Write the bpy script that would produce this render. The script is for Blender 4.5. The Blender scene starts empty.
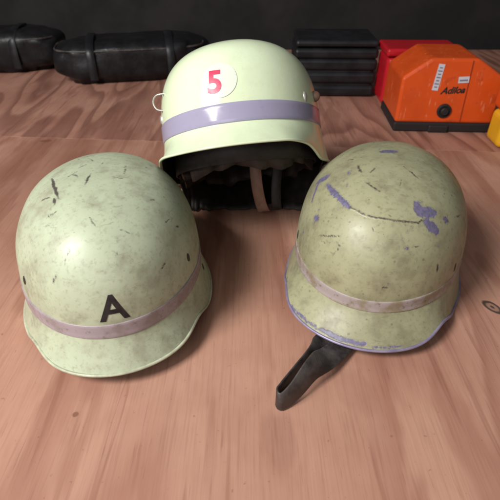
import bpy, bmesh, math, random
import numpy as np
from mathutils import Vector, Matrix, noise as mnoise

S = bpy.context.scene
COL = S.collection

# ------------------------------------------------------------------ camera, light, exposure
cam = bpy.data.cameras.new('camera')
cam_o = bpy.data.objects.new('camera', cam)
COL.objects.link(cam_o)
cam.sensor_width = 36.0
cam.lens = 36.0 * 460.4 / 500.0
cam.clip_start = 0.01
cam.clip_end = 60
cam_o.location = (0, 0, 0.3804)
cam_o.rotation_euler = (math.radians(90 - 35.79), 0, 0)
cam.dof.use_dof = True
cam.dof.focus_distance = 0.50
cam.dof.aperture_fstop = 13.0
S.camera = cam_o
S.cycles.filter_width = 2.0

world = bpy.data.worlds.new('World')
S.world = world
world.use_nodes = True
bg = world.node_tree.nodes['Background']
bg.inputs['Color'].default_value = (0.95, 0.97, 1.0, 1)
bg.inputs['Strength'].default_value = 0.12


def area(name, loc, target, w, h, power, col=(1, 1, 1)):
    l = bpy.data.lights.new(name, 'AREA')
    l.shape = 'RECTANGLE'
    l.size, l.size_y = w, h
    l.energy = power
    l.color = col
    o = bpy.data.objects.new(name, l)
    COL.objects.link(o)
    o.location = loc
    d = Vector(target) - Vector(loc)
    o.rotation_euler = d.to_track_quat('-Z', 'Y').to_euler()
    return o


area('window_light', (-1.12, -0.39, 1.41), (0.0, 0.45, 0.05), 0.60, 0.60, 42, (1.0, 0.985, 0.96))
area('doorway_light', (-0.55, -1.05, 0.85), (0.05, 0.40, 0.05), 1.1, 0.8, 6.5, (1.0, 0.99, 0.97))

S.view_settings.view_transform = 'Standard'
S.view_settings.look = 'None'
S.view_settings.exposure = 0.12
S.view_settings.gamma = 1.0

# ------------------------------------------------------------------ materials


class NT:
    def __init__(self, name):
        self.m = bpy.data.materials.new(name)
        self.m.use_nodes = True
        self.t = self.m.node_tree
        self.b = self.t.nodes['Principled BSDF']

    def n(self, typ, **kw):
        nd = self.t.nodes.new(typ)
        for k, v in kw.items():
            setattr(nd, k, v)
        return nd

    def put(self, sock, v):
        if isinstance(v, bpy.types.NodeSocket):
            self.t.links.new(v, sock)
        elif isinstance(v, (tuple, list)) and len(v) == 3 and sock.type == 'RGBA':
            sock.default_value = (*v, 1)
        else:
            sock.default_value = v

    def math(self, op, a, b=0.0, c=0.0):
        nd = self.n('ShaderNodeMath', operation=op)
        self.put(nd.inputs[0], a)
        self.put(nd.inputs[1], b)
        self.put(nd.inputs[2], c)
        return nd.outputs[0]

    def ramp(self, v, lo, hi, a=0.0, b=1.0, smooth=True):
        nd = self.n('ShaderNodeMapRange')
        nd.interpolation_type = 'SMOOTHSTEP' if smooth else 'LINEAR'
        self.put(nd.inputs['Value'], v)
        nd.inputs['From Min'].default_value = lo
        nd.inputs['From Max'].default_value = hi
        nd.inputs['To Min'].default_value = a
        nd.inputs['To Max'].default_value = b
        return nd.outputs['Result']

    def mix(self, f, a, b, blend='MIX'):
        nd = self.n('ShaderNodeMix', data_type='RGBA', blend_type=blend)
        self.put(nd.inputs[0], f)
        self.put(nd.inputs[6], a)
        self.put(nd.inputs[7], b)
        return nd.outputs[2]

    def coord(self, scale=(1, 1, 1), loc=(0, 0, 0), rot=(0, 0, 0)):
        tc = self.n('ShaderNodeTexCoord')
        mp = self.n('ShaderNodeMapping')
        mp.inputs['Scale'].default_value = scale
        mp.inputs['Location'].default_value = loc
        mp.inputs['Rotation'].default_value = rot
        self.t.links.new(tc.outputs['Object'], mp.inputs['Vector'])
        return mp.outputs[0]

    def noise(self, vec, scale, detail=4.0, rough=0.55, dist=0.0):
        nd = self.n('ShaderNodeTexNoise')
        self.put(nd.inputs['Vector'], vec)
        nd.inputs['Scale'].default_value = scale
        nd.inputs['Detail'].default_value = detail
        nd.inputs['Roughness'].default_value = rough
        nd.inputs['Distortion'].default_value = dist
        return nd.outputs['Fac']

    def attr(self, name):
        nd = self.n('ShaderNodeAttribute')
        nd.attribute_name = name
        return nd.outputs['Fac']

    def bump(self, h, strength, dist):
        nd = self.n('ShaderNodeBump')
        nd.inputs['Strength'].default_value = strength
        nd.inputs['Distance'].default_value = dist
        self.put(nd.inputs['Height'], h)
        self.t.links.new(nd.outputs[0], self.b.inputs['Normal'])

    def out(self, color=None, rough=None, metal=None, spec=None):
        if color is not None:
            self.put(self.b.inputs['Base Color'], color)
        if rough is not None:
            self.put(self.b.inputs['Roughness'], rough)
        if metal is not None:
            self.put(self.b.inputs['Metallic'], metal)
        if spec is not None:
            self.put(self.b.inputs['Specular IOR Level'], spec)
        return self.m


def paint_mat(name, base, alt, grime, grime_amt, rough, chip=(0.175, 0.155, 0.25), dark=(0.036, 0.022, 0.026), speck=0.0):
    """old luminous helmet paint with scratches and chips stored on the mesh as distances"""
    k = NT(name)
    v = k.coord()
    big = k.noise(v, 19, 6, 0.65)
    mid = k.noise(v, 55, 5, 0.6)
    fine = k.noise(v, 240, 4, 0.6)
    c = k.mix(k.ramp(big, 0.35, 0.68), base, alt)
    g = k.math('MULTIPLY', k.ramp(k.math('ADD', k.math('MULTIPLY', mid, 0.6), k.math('MULTIPLY', big, 0.4)), 0.47, 0.66), grime_amt)
    c = k.mix(g, c, grime)
    c = k.mix(k.math('MULTIPLY', k.ramp(fine, 0.52, 0.72), grime_amt * 0.8), c, grime)
    if speck:
        vo = k.n('ShaderNodeTexVoronoi')
        k.put(vo.inputs['Vector'], v)
        vo.inputs['Scale'].default_value = 85
        sp = k.ramp(k.math('ADD', vo.outputs['Distance'], k.math('MULTIPLY', mid, 0.28)), 0.20, 0.27, 1, 0)
        c = k.mix(k.math('MULTIPLY', sp, speck), c, dark)
    # hairline scuffs
    vs = k.coord(scale=(9, 40, 120), rot=(0.5, 0.4, 0.9))
    sc = k.noise(vs, 4.0, 3, 0.5)
    c = k.mix(k.math('MULTIPLY', k.ramp(sc, 0.66, 0.72), 0.35 * min(1, grime_amt * 2)), c, grime)
    nz = k.math('MULTIPLY', k.math('SUBTRACT', k.noise(v, 300, 5, 0.7), 0.5), 0.0062)
    nz2 = k.math('MULTIPLY', k.math('SUBTRACT', k.noise(v, 300, 3, 0.6), 0.5), 0.0026)
    mc = k.ramp(k.math('ADD', k.attr('chip'), nz), -0.0005, 0.0006, 1, 0)
    md = k.ramp(k.math('ADD', k.attr('scratch'), nz2), -0.0004, 0.0011, 0.9, 0)
    c = k.mix(mc, c, k.mix(k.ramp(fine, 0.4, 0.6), chip, tuple(0.75 * x for x in chip)))
    edge = k.math('MULTIPLY', k.ramp(k.math('ADD', k.attr('chip'), nz), 0.0005, 0.0007), k.ramp(k.math('ADD', k.attr('chip'), nz), 0.0008, 0.0017, 1, 0))
    c = k.mix(k.math('MULTIPLY', edge, 0.28), c, grime)
    c = k.mix(md, c, dark)
    r = k.math('ADD', k.ramp(mid, 0.3, 0.7, rough - 0.05, rough + 0.10), k.math('MULTIPLY', md, 0.25))
    h = k.math('SUBTRACT', k.math('MULTIPLY', big, 0.8), k.math('ADD', k.math('MULTIPLY', md, 0.8), k.math('MULTIPLY', mc, 0.9)))
    h = k.math('ADD', h, k.math('MULTIPLY', fine, 0.10))
    h = k.math('ADD', h, k.ramp(k.math('ABSOLUTE', k.math('ADD', k.attr('ridge'), nz2)), 0.0, 0.0028, 1.3, 0))
    k.bump(h, 0.30, 0.0012)
    return k.out(c, r, 0.0, 0.45)


def simple_mat(name, base, alt=None, scale=40, rough=0.5, metal=0.0, bump=0.0, bumpdist=0.001, spec=0.5, sc=(1, 1, 1)):
    k = NT(name)
    v = k.coord(scale=sc)
    n1 = k.noise(v, scale, 5, 0.6)
    c = k.mix(k.ramp(n1, 0.35, 0.68), base, alt if alt else tuple(0.8 * x for x in base))
    if bump:
        k.bump(k.noise(v, scale * 3, 4, 0.6), bump, bumpdist)
    return k.out(c, k.ramp(n1, 0.3, 0.7, max(0.02, rough - 0.06), rough + 0.08), metal, spec)


def band_mat(name, base, worn, wear, rough=0.36):
    k = NT(name)
    v = k.coord()
    a = k.noise(v, 45, 5, 0.65)
    b = k.noise(v, 170, 4, 0.6)
    c = k.mix(k.math('MULTIPLY', k.ramp(a, 0.42, 0.62), wear), base, worn)
    c = k.mix(k.math('MULTIPLY', k.ramp(b, 0.56, 0.72), wear * 0.8), c, tuple(0.6 * x for x in worn))
    k.bump(b, 0.15 * min(1, wear * 1.6), 0.0004)
    return k.out(c, k.ramp(a, 0.3, 0.7, rough, rough + 0.12), 0.0, 0.5)


def wood_mat(name, light, mid, dark, offs, contrast, knots=(), stains_and_tone=(), fs=4.6, nr=13.0, soft=0.0):
    """rotary cut softwood plywood: flowing growth-ring figure stretched along the grain"""
    k = NT(name)
    tc = k.n('ShaderNodeTexCoord')
    mp = k.n('ShaderNodeMapping')
    mp.inputs['Location'].default_value = (*offs, 0)
    mp.inputs['Rotation'].default_value = (0, 0, 0.05)
    mp.inputs['Scale'].default_value = (1, 0.20, 1)
    k.t.links.new(tc.outputs['Object'], mp.inputs['Vector'])
    v = mp.outputs[0]
    field = k.noise(v, fs, 2.0, 0.45, 0.2)
    rings = k.math('FRACT', k.math('ADD', k.math('MULTIPLY', field, nr), k.math('MULTIPLY', k.noise(v, 30, 3, 0.6), soft)))
    # soft rise, sharp fall (early wood to late wood)
    late = k.math('MULTIPLY', k.ramp(rings, 0.25, 0.86), k.ramp(rings, 0.88 - soft * 0.15, 0.99, 1, 0))
    field2 = k.noise(v, 17.0, 3.0, 0.55, 0.5)
    streak = k.ramp(field2, 0.56, 0.64)
    mp2 = k.n('ShaderNodeMapping')
    mp2.inputs['Scale'].default_value = (1, 0.035, 1)
    k.t.links.new(tc.outputs['Object'], mp2.inputs['Vector'])
    fib = k.noise(mp2.outputs[0], 420, 3, 0.6)
    fib2 = k.noise(mp2.outputs[0], 110, 3, 0.6)
    mp3 = k.n('ShaderNodeMapping')
    mp3.inputs['Scale'].default_value = (1, 0.06, 1)
    mp3.inputs['Rotation'].default_value = (0, 0, 0.03)
    k.t.links.new(tc.outputs['Object'], mp3.inputs['Vector'])
    lines = k.noise(mp3.outputs[0], 48, 2, 0.5, 0.4)
    line = k.math('MULTIPLY', k.ramp(lines, 0.60, 0.66), k.ramp(lines, 0.665, 0.70, 1, 0.25))
    pore = k.ramp(k.noise(mp3.outputs[0], 330, 2, 0.5), 0.68, 0.74)
    blot = k.noise(tc.outputs['Object'], 7.0, 4, 0.6)
    spk = k.noise(tc.outputs['Object'], 160, 3, 0.6)
    c = k.mix(k.ramp(blot, 0.3, 0.7), light, mid)
    c = k.mix(k.math('MULTIPLY', late, k.math('MULTIPLY', k.ramp(k.noise(tc.outputs['Object'], 3.1, 3, 0.6), 0.3, 0.65, 1 - soft, 1), contrast)), c, dark)
    c = k.mix(k.math('MULTIPLY', streak, contrast * 0.55), c, dark)
    c = k.mix(k.math('MULTIPLY', k.ramp(fib2, 0.5, 0.75), 0.30), c, dark)
    c = k.mix(k.math('MULTIPLY', k.ramp(fib, 0.45, 0.8), 0.26), c, tuple(0.6 * x for x in dark))
    c = k.mix(k.math('MULTIPLY', line, 0.38), c, tuple(0.85 * x for x in dark))
    c = k.mix(k.math('MULTIPLY', pore, 0.22), c, tuple(0.5 * x for x in dark))
    c = k.mix(k.math('MULTIPLY', k.ramp(spk, 0.66, 0.74), 0.35), c, tuple(0.35 * x for x in dark))
    sep = k.n('ShaderNodeSeparateXYZ')
    k.t.links.new(tc.outputs['Object'], sep.inputs[0])

    def spot(x, y, rx, ry, rot, wob):
        dx = k.math('SUBTRACT', sep.outputs[0], x)
        dy = k.math('SUBTRACT', sep.outputs[1], y)
        cr, sr = math.cos(rot), math.sin(rot)
        u = k.math('DIVIDE', k.math('ADD', k.math('MULTIPLY', dx, cr), k.math('MULTIPLY', dy, sr)), rx)
        w = k.math('DIVIDE', k.math('SUBTRACT', k.math('MULTIPLY', dy, cr), k.math('MULTIPLY', dx, sr)), ry)
        d = k.math('SQRT', k.math('ADD', k.math('MULTIPLY', u, u), k.math('MULTIPLY', w, w)))
        return k.math('ADD', d, k.math('MULTIPLY', k.math('SUBTRACT', k.noise(v, 60, 4, 0.65), 0.5), wob))

    for (x, y, rx, ry, rot) in knots:
        d = spot(x, y, rx, ry, rot, 0.5)
        ring = k.math('MULTIPLY', k.ramp(d, 0.55, 0.8), k.ramp(d, 0.95, 1.2, 1, 0))
        core = k.ramp(d, 0.15, 0.35, 1, 0)
        c = k.mix(k.math('MULTIPLY', k.ramp(d, 0.8, 1.25, 1, 0), 0.45), c, (0.16, 0.10, 0.07))
        c = k.mix(k.math('MULTIPLY', k.math('MAXIMUM', ring, core), 0.85), c, (0.035, 0.028, 0.025))
    for (x, y, rx, ry, rot, amt) in stains_and_tone:
        d = spot(x, y, rx, ry, rot, 1.1)
        m_ = k.math('MULTIPLY', k.ramp(d, 0.7, 1.15, 1, 0), amt)
        c = k.mix(m_, c, tuple(0.62 * x for x in dark))
    k.bump(k.math('SUBTRACT', k.math('MULTIPLY', fib, 0.6), k.math('MULTIPLY', late, 0.3)), 0.25, 0.0008)
    return k.out(c, k.ramp(fib2, 0.3, 0.7, 0.5, 0.66), 0.0, 0.35)


M_paint_a = paint_mat('scratched_cream_paint', (0.48, 0.535, 0.375), (0.43, 0.46, 0.32), (0.19, 0.15, 0.10), 0.42, 0.42, chip=(0.16, 0.14, 0.24))
M_paint_c = paint_mat('worn_olive_paint', (0.375, 0.37, 0.225), (0.31, 0.30, 0.18), (0.135, 0.105, 0.068), 0.42, 0.37, speck=0.35)
M_paint_b = paint_mat('luminous_pale_paint', (0.76, 0.86, 0.60), (0.73, 0.83, 0.56), (0.50, 0.53, 0.38), 0.14, 0.17)
M_inner = simple_mat('dark_shell_inside', (0.02, 0.018, 0.016), rough=0.7)
M_band_a = band_mat('dull_lavender_band', (0.37, 0.305, 0.325), (0.27, 0.215, 0.205), 0.75)
M_band_b = band_mat('clean_lavender_band', (0.355, 0.325, 0.455), (0.335, 0.31, 0.425), 0.2, 0.12)
M_band_c = band_mat('dirty_grey_band', (0.38, 0.32, 0.31), (0.27, 0.215, 0.145), 1.0)
M_trim_a = simple_mat('cream_bead', (0.55, 0.58, 0.42), (0.36, 0.36, 0.26), 60, 0.32)
M_trim_b = simple_mat('pale_bead', (0.74, 0.82, 0.58), (0.66, 0.74, 0.5), 60, 0.28)
M_trim_c = simple_mat('bare_purple_metal', (0.24, 0.20, 0.34), (0.34, 0.30, 0.40), 60, 0.36, 0.25)
M_black_ink = simple_mat('black_lettering', (0.020, 0.016, 0.016), (0.035, 0.03, 0.028), 120, 0.62, spec=0.25)
M_red_ink = simple_mat('red_lettering', (0.66, 0.045, 0.12), (0.60, 0.04, 0.10), 90, 0.35)
M_disc = simple_mat('pale_lilac_sticker', (0.745, 0.79, 0.66), (0.72, 0.75, 0.68), 60, 0.28)
M_steel = simple_mat('pale_steel', (0.50, 0.46, 0.42), (0.40, 0.37, 0.34), 80, 0.35, 0.4)
M_darkhole = simple_mat('dark_vent', (0.03, 0.026, 0.02), rough=0.5)
M_brown = simple_mat('brown_lug', (0.14, 0.075, 0.045), rough=0.5)
M_leather = simple_mat('black_leather', (0.026, 0.021, 0.020), (0.085, 0.072, 0.068), 55, 0.45, 0, 0.5, 0.0008, 0.5)
M_leather_liner = simple_mat('dark_liner_leather', (0.016, 0.013, 0.012), (0.03, 0.023, 0.02), 60, 0.6, 0, 0.4, 0.001)
M_sweat = simple_mat('brown_liner_leather', (0.022, 0.014, 0.011), (0.034, 0.021, 0.016), 70, 0.55, 0, 0.4, 0.001)
M_tan = simple_mat('tan_leather', (0.34, 0.19, 0.14), (0.26, 0.14, 0.10), 90, 0.5, 0, 0.4, 0.0006)
M_blackbag = simple_mat('black_rubberised_cloth', (0.007, 0.007, 0.008), (0.013, 0.012, 0.014), 30, 0.36, 0, 0.35, 0.002, 0.35)
M_blackcase = simple_mat('black_moulded_plastic', (0.009, 0.009, 0.011), (0.015, 0.015, 0.018), 25, 0.42, 0, 0.2, 0.001, 0.4)


def scuffed_mat(name, base, scuff, rough):
    k = NT(name)
    v = k.coord()
    a = k.noise(v, 12, 4, 0.6)
    sc = k.noise(k.coord(scale=(1, 1, 0.12), rot=(0.2, 0.5, 0.3)), 190, 2, 0.5)
    gr = k.noise(v, 38, 5, 0.65)
    c = k.mix(k.ramp(a, 0.35, 0.7), base, tuple(0.86 * x for x in base))
    c = k.mix(k.math('MULTIPLY', k.math('MULTIPLY', k.ramp(sc, 0.62, 0.70), k.ramp(gr, 0.45, 0.6)), 0.6), c, scuff)
    c = k.mix(k.math('MULTIPLY', k.ramp(gr, 0.58, 0.72), 0.45), c, tuple(0.45 * x for x in base))
    k.bump(gr, 0.12, 0.001)
    return k.out(c, k.ramp(gr, 0.3, 0.7, rough - 0.05, rough + 0.14))


M_orange = scuffed_mat('orange_plastic', (0.70, 0.084, 0.010), (0.80, 0.30, 0.16), 0.34)
M_groove = simple_mat('dark_orange_joint', (0.30, 0.035, 0.006), rough=0.5)
M_base = simple_mat('black_rubber_base', (0.018, 0.015, 0.015), rough=0.6)
M_red = simple_mat('red_plastic', (0.55, 0.012, 0.022), (0.45, 0.01, 0.018), 16, 0.3, 0, 0.1, 0.001)
M_yellow = simple_mat('yellow_plastic', (0.78, 0.40, 0.015), (0.70, 0.34, 0.012), 16, 0.36, 0, 0.1, 0.001)
M_sticker = simple_mat('off_white_sticker', (0.62, 0.60, 0.66), (0.55, 0.53, 0.58), 120, 0.4)
M_stickerink = simple_mat('grey_print', (0.20, 0.20, 0.26), rough=0.5)
M_wall = simple_mat('dark_workshop_wall', (0.016, 0.013, 0.013), (0.010, 0.009, 0.009), 6, 0.85, 0, 0.4, 0.004)
M_floor = simple_mat('dark_concrete', (0.10, 0.09, 0.085), (0.07, 0.065, 0.06), 8, 0.8)
M_ply_front = wood_mat('front_plywood', (0.53, 0.29, 0.205), (0.45, 0.23, 0.16), (0.28, 0.11, 0.07), (0.37, 0.2), 0.68,
                       knots=((0.292, 0.410, 0.007, 0.0125, 0.5),),
                       stains_and_tone=((0.0, 0.44, 0.055, 0.05, 0.2, 0.12), (0.025, 0.235, 0.018, 0.032, 0.0, 0.22), (0.105, 0.29, 0.02, 0.03, 0.3, 0.14),
                               (-0.165, 0.262, 0.003, 0.003, 0, 0.7), (-0.43, 0.92, 0.012, 0.007, 0, 0.7), (-0.40, 0.42, 0.14, 0.6, 0.0, 0.22), (-0.35, 0.75, 0.22, 0.25, 0.0, 0.22)), fs=4.2, nr=9.0, soft=0.6)  # the last two broadly darken the left of the sheet
M_ply_back = wood_mat('back_plywood', (0.48, 0.25, 0.18), (0.39, 0.185, 0.13), (0.17, 0.066, 0.046), (1.9, 0.7), 0.70, soft=0.2)

# ------------------------------------------------------------------ object helpers


def link(name, me, mat, parent=None, smooth=True):
    me.name = name
    o = bpy.data.objects.new(name, me)
    COL.objects.link(o)
    for m_ in (mat if isinstance(mat, (list, tuple)) else [mat]):
        me.materials.append(m_)
    if smooth:
        for p in me.polygons:
            p.use_smooth = True
    if parent is not None:
        o.parent = parent
    return o


def pymesh(name, verts, faces):
    me = bpy.data.meshes.new(name)
    me.from_pydata([tuple(map(float, v)) for v in verts], [], faces)
    me.update()
    return me


def bmobj(name, bm, mat, parent=None, smooth=False):
    bmesh.ops.recalc_face_normals(bm, faces=bm.faces[:])
    me = bpy.data.meshes.new(name)
    bm.to_mesh(me)
    bm.free()
    return link(name, me, mat, parent, smooth)


def thing(name, label, cat, loc=(0, 0, 0), rot=(0, 0, 0), group=None):
    o = bpy.data.objects.new(name, None)
    o.empty_display_size = 0.02
    COL.objects.link(o)
    o.location = loc
    o.rotation_euler = rot
    o['label'] = label
    o['category'] = cat
    if group:
        o['group'] = group
    return o


def sweep(path, width, thick, ups, closed=False):
    """ribbon of rectangular section along a path; ups[i] is the width direction"""
    n = len(path)
    P_ = [Vector(p) for p in path]
    vs, fs = [], []
    for i in range(n):
        t = (P_[min(i + 1, n - 1)] - P_[max(i - 1, 0)]).normalized()
        u = Vector(ups[i])
        u = (u - t * u.dot(t)).normalized()
        s = t.cross(u)
        w = width[i] if isinstance(width, (list, tuple)) else width
        e = thick * 0.3
        for a, b in ((-w / 2, -thick / 2 + e), (-w / 2 + e, -thick / 2), (w / 2 - e, -thick / 2), (w / 2, -thick / 2 + e),
                     (w / 2, thick / 2 - e), (w / 2 - e, thick / 2), (-w / 2 + e, thick / 2), (-w / 2, thick / 2 - e)):
            vs.append(P_[i] + u * a + s * b)
    for i in range(n - 1):
        for j in range(8):
            a, b = i * 8 + j, i * 8 + (j + 1) % 8
            fs.append((a, b, b + 8, a + 8))
    fs.append(tuple(range(7, -1, -1)))
    fs.append(tuple((n - 1) * 8 + j for j in range(8)))
    return vs, fs


def catmull(pts, per=10):
    P_ = [Vector(p) for p in pts]
    out = []
    for i in range(len(P_) - 1):
        p0, p1, p2, p3 = P_[max(i - 1, 0)], P_[i], P_[i + 1], P_[min(i + 2, len(P_) - 1)]
        for k in range(per):
            t = k / per
            out.append(0.5 * ((2 * p1) + (p2 - p0) * t + (2 * p0 - 5 * p1 + 4 * p2 - p3) * t * t + (3 * p1 - p0 - 3 * p2 + p3) * t ** 3))
    out.append(P_[-1])
    return out


def tube(path, r, seg=10, closed=False):
    P_ = [Vector(p) for p in path]
    n = len(P_)
    vs, fs = [], []
    u = None
    for i in range(n):
        if closed:
            t = (P_[(i + 1) % n] - P_[i - 1]).normalized()
        else:
            t = (P_[min(i + 1, n - 1)] - P_[max(i - 1, 0)]).normalized()
        if u is None:
            u = t.orthogonal().normalized()
        u = (u - t * u.dot(t)).normalized()
        w = t.cross(u)
        for j in range(seg):
            a = 2 * math.pi * j / seg
            vs.append(P_[i] + (u * math.cos(a) + w * math.sin(a)) * r)
    for i in range(n if closed else n - 1):
        for j in range(seg):
            a, b = i * seg + j, i * seg + (j + 1) % seg
            c, d = ((i + 1) % n) * seg + (j + 1) % seg, ((i + 1) % n) * seg + j
            fs.append((a, b, c, d))
    if not closed:
        fs.append(tuple(range(seg - 1, -1, -1)))
        fs.append(tuple((n - 1) * seg + j for j in range(seg)))
    return vs, fs


def text_mesh(body, size, offset=0.0, shear=0.0, cuts=2):
    cu = bpy.data.curves.new('lettering', 'FONT')
    cu.body = body
    cu.size = size
    cu.offset = offset
    cu.shear = shear
    cu.align_x = 'CENTER'
    cu.align_y = 'CENTER'
    cu.resolution_u = 6
    o = bpy.data.objects.new('lettering', cu)
    COL.objects.link(o)
    dg = bpy.context.evaluated_depsgraph_get()
    me = bpy.data.meshes.new_from_object(o.evaluated_get(dg))
    bpy.data.objects.remove(o)
    bm = bmesh.new()
    bm.from_mesh(me)
    bpy.data.meshes.remove(me)
    bmesh.ops.remove_doubles(bm, verts=bm.verts, dist=size * 1e-4)
    bmesh.ops.triangulate(bm, faces=bm.faces[:])
    if cuts:
        bmesh.ops.subdivide_edges(bm, edges=bm.edges[:], cuts=cuts, use_grid_fill=True)
    xs = [v.co.x for v in bm.verts]
    ys = [v.co.y for v in bm.verts]
    c = Vector(((min(xs) + max(xs)) / 2, (min(ys) + max(ys)) / 2, 0))
    for v in bm.verts:
        v.co -= c
        v.co.z = 0
    return bm


# ------------------------------------------------------------------ helmets


def smooth(x, a, b):
    t = np.clip((x - a) / (b - a), 0, 1)
    return t * t * (3 - 2 * t)


class Helmet:
    """dome + flared visor, side skirts and neck guard; azimuth 0 is the front (-y)"""

    def __init__(s, a, b, H, zw, n, fv, fs, fb, zv, vd, wv, nd, nc, nw):
        s.a, s.b, s.H, s.zw, s.n = a, b, H, zw, n
        s.fv, s.fs, s.fb, s.zv, s.vd, s.wv = fv, fs, fb, zv, vd, wv
        s.nd, s.nc, s.nw = nd, nc, nw

    def plan(s, ph):
        return 1 / np.sqrt((np.cos(ph) / s.a) ** 2 + (np.sin(ph) / s.b) ** 2)

    def flare(s, ph):
        """flare width, lowest height and how much of the flare is left where the rim steps up at the temples"""
        d = np.abs((np.degrees(ph) + 180) % 360 - 180)
        v = 1 - smooth(d, s.vd - s.wv, s.vd + s.wv)
        bk = smooth(d, 110, 170)
        fl = s.fv * v + (1 - v) * (s.fs * (1 - bk) + s.fb * bk)
        return fl, s.zv * v, 1 - s.nd * np.exp(-((d - s.nc) / s.nw) ** 2)

    def rim(s, ph):
        fl, zr, c = s.flare(ph)
        return s.plan(ph) + fl * c ** 1.3, s.zw + (zr - s.zw) * c

    def at(s, ph, z, off=0.0):
        """point on the dome (z above the waist) or the flare (below), pushed out along the normal by off"""
        ph = np.asarray(ph, float)
        z = np.asarray(z, float)
        p = s._raw(ph, z)
        if np.any(off):
            e = 1e-4
            du = s._raw(ph + 1e-3, z) - s._raw(ph - 1e-3, z)
            dv = s._raw(ph, z + e) - s._raw(ph, z - e)
            n = np.cross(du, dv)
            n /= np.linalg.norm(n, axis=-1, keepdims=True)
            p = p + n * off
        return p

    def _raw(s, ph, z):
        fl, zr, c = s.flare(ph)
        u = np.clip((z - s.zw) / (s.H - s.zw), 0, 0.99999)
        r = s.plan(ph) * (1 - u ** s.n) ** (1 / s.n)
        q = np.clip((s.zw - z) / (s.zw - zr), 0, 1)
        r = r + fl * q ** 1.3
        return np.stack([r * np.sin(ph), -r * np.cos(ph), z + 0 * ph], -1)

    def rings(s, NA, ND, NF):
        ph = np.linspace(0, 2 * np.pi, NA, endpoint=False)
        out = []
        R = s.plan(ph)
        ts = np.pi / 2 * (1 - (np.arange(1, ND + 1) / ND) ** 1.25)
        k = np.arange(1, ND + 1) / ND
        for t, kk in zip(ts, k):
            r = R * np.cos(t) ** (2 / s.n)
            z = np.full_like(ph, s.zw + (s.H - s.zw) * np.sin(t) ** (2 / s.n))
            out.append(np.stack([r * np.sin(ph), -r * np.cos(ph), z], -1))
        fl, zr, c = s.flare(ph)
        for k in np.arange(1, NF + 1) / NF:
            q = k * c
            r = R + fl * q ** 1.3
            z = s.zw + (zr - s.zw) * q
            out.append(np.stack([r * np.sin(ph), -r * np.cos(ph), z], -1))
        return np.array(out), ph


def seg_dist(p, chains, warp=0.0, seed=0):
    """signed distance to tapering, ragged strokes on the surface"""
    best = np.full(len(p), 0.05)
    for ci, (pts, r) in enumerate(chains):
        A = np.array(pts)
        m = np.all((p > A.min(0) - 0.012) & (p < A.max(0) + 0.012), axis=1)
        idx = np.nonzero(m)[0]
        if not len(idx):
            continue
        q = p[idx].copy()
        if warp:
            for k in range(len(q)):
                v = Vector(q[k]) * 150 + Vector((seed * 3.7 + ci * 1.9, ci * 2.3, 0))
                w = mnoise.noise_vector(v) * warp * (0.5 + 120 * r) + mnoise.noise_vector(v * 2.7) * warp * 0.4
                q[k] += np.array(w)
        n = len(pts) - 1
        for si in range(n):
            a, b = A[si], A[si + 1]
            ab = b - a
            t = np.clip(((q - a) @ ab) / max(1e-12, ab @ ab), 0, 1)
            g = (si + t) / n
            taper = 0.35 + 0.65 * np.sqrt(np.clip(np.sin(np.pi * (0.06 + 0.88 * g)), 0, 1))
            d = np.linalg.norm(q - (a + t[:, None] * ab), axis=1) - r * taper
            best[idx] = np.minimum(best[idx], d)
    return best


def random_marks(h, n, seed, rmin, rmax, lmax, front=True):
    """small nicks all over the dome"""
    rnd = random.Random(seed)
    out = []
    for _ in range(n):
        ph = rnd.uniform(-math.pi, math.pi)
        z = h.zw + (h.H - h.zw) * (rnd.random() ** 0.8) * 0.985
        L = lmax * rnd.random() ** 2
        a = rnd.uniform(0, math.pi)
        R = max(0.02, float(np.linalg.norm(h.at(np.array(ph), np.array(z))[:2])))
        p2, z2 = ph + L * math.cos(a) / R, min(h.H * 0.995, max(h.zw + 0.002, z + L * math.sin(a) * 0.6))
        out.append(([tuple(h.at(np.array(ph), np.array(z))), tuple(h.at(np.array(p2), np.array(z2)))], rnd.uniform(rmin, rmax)))
    return out


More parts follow.
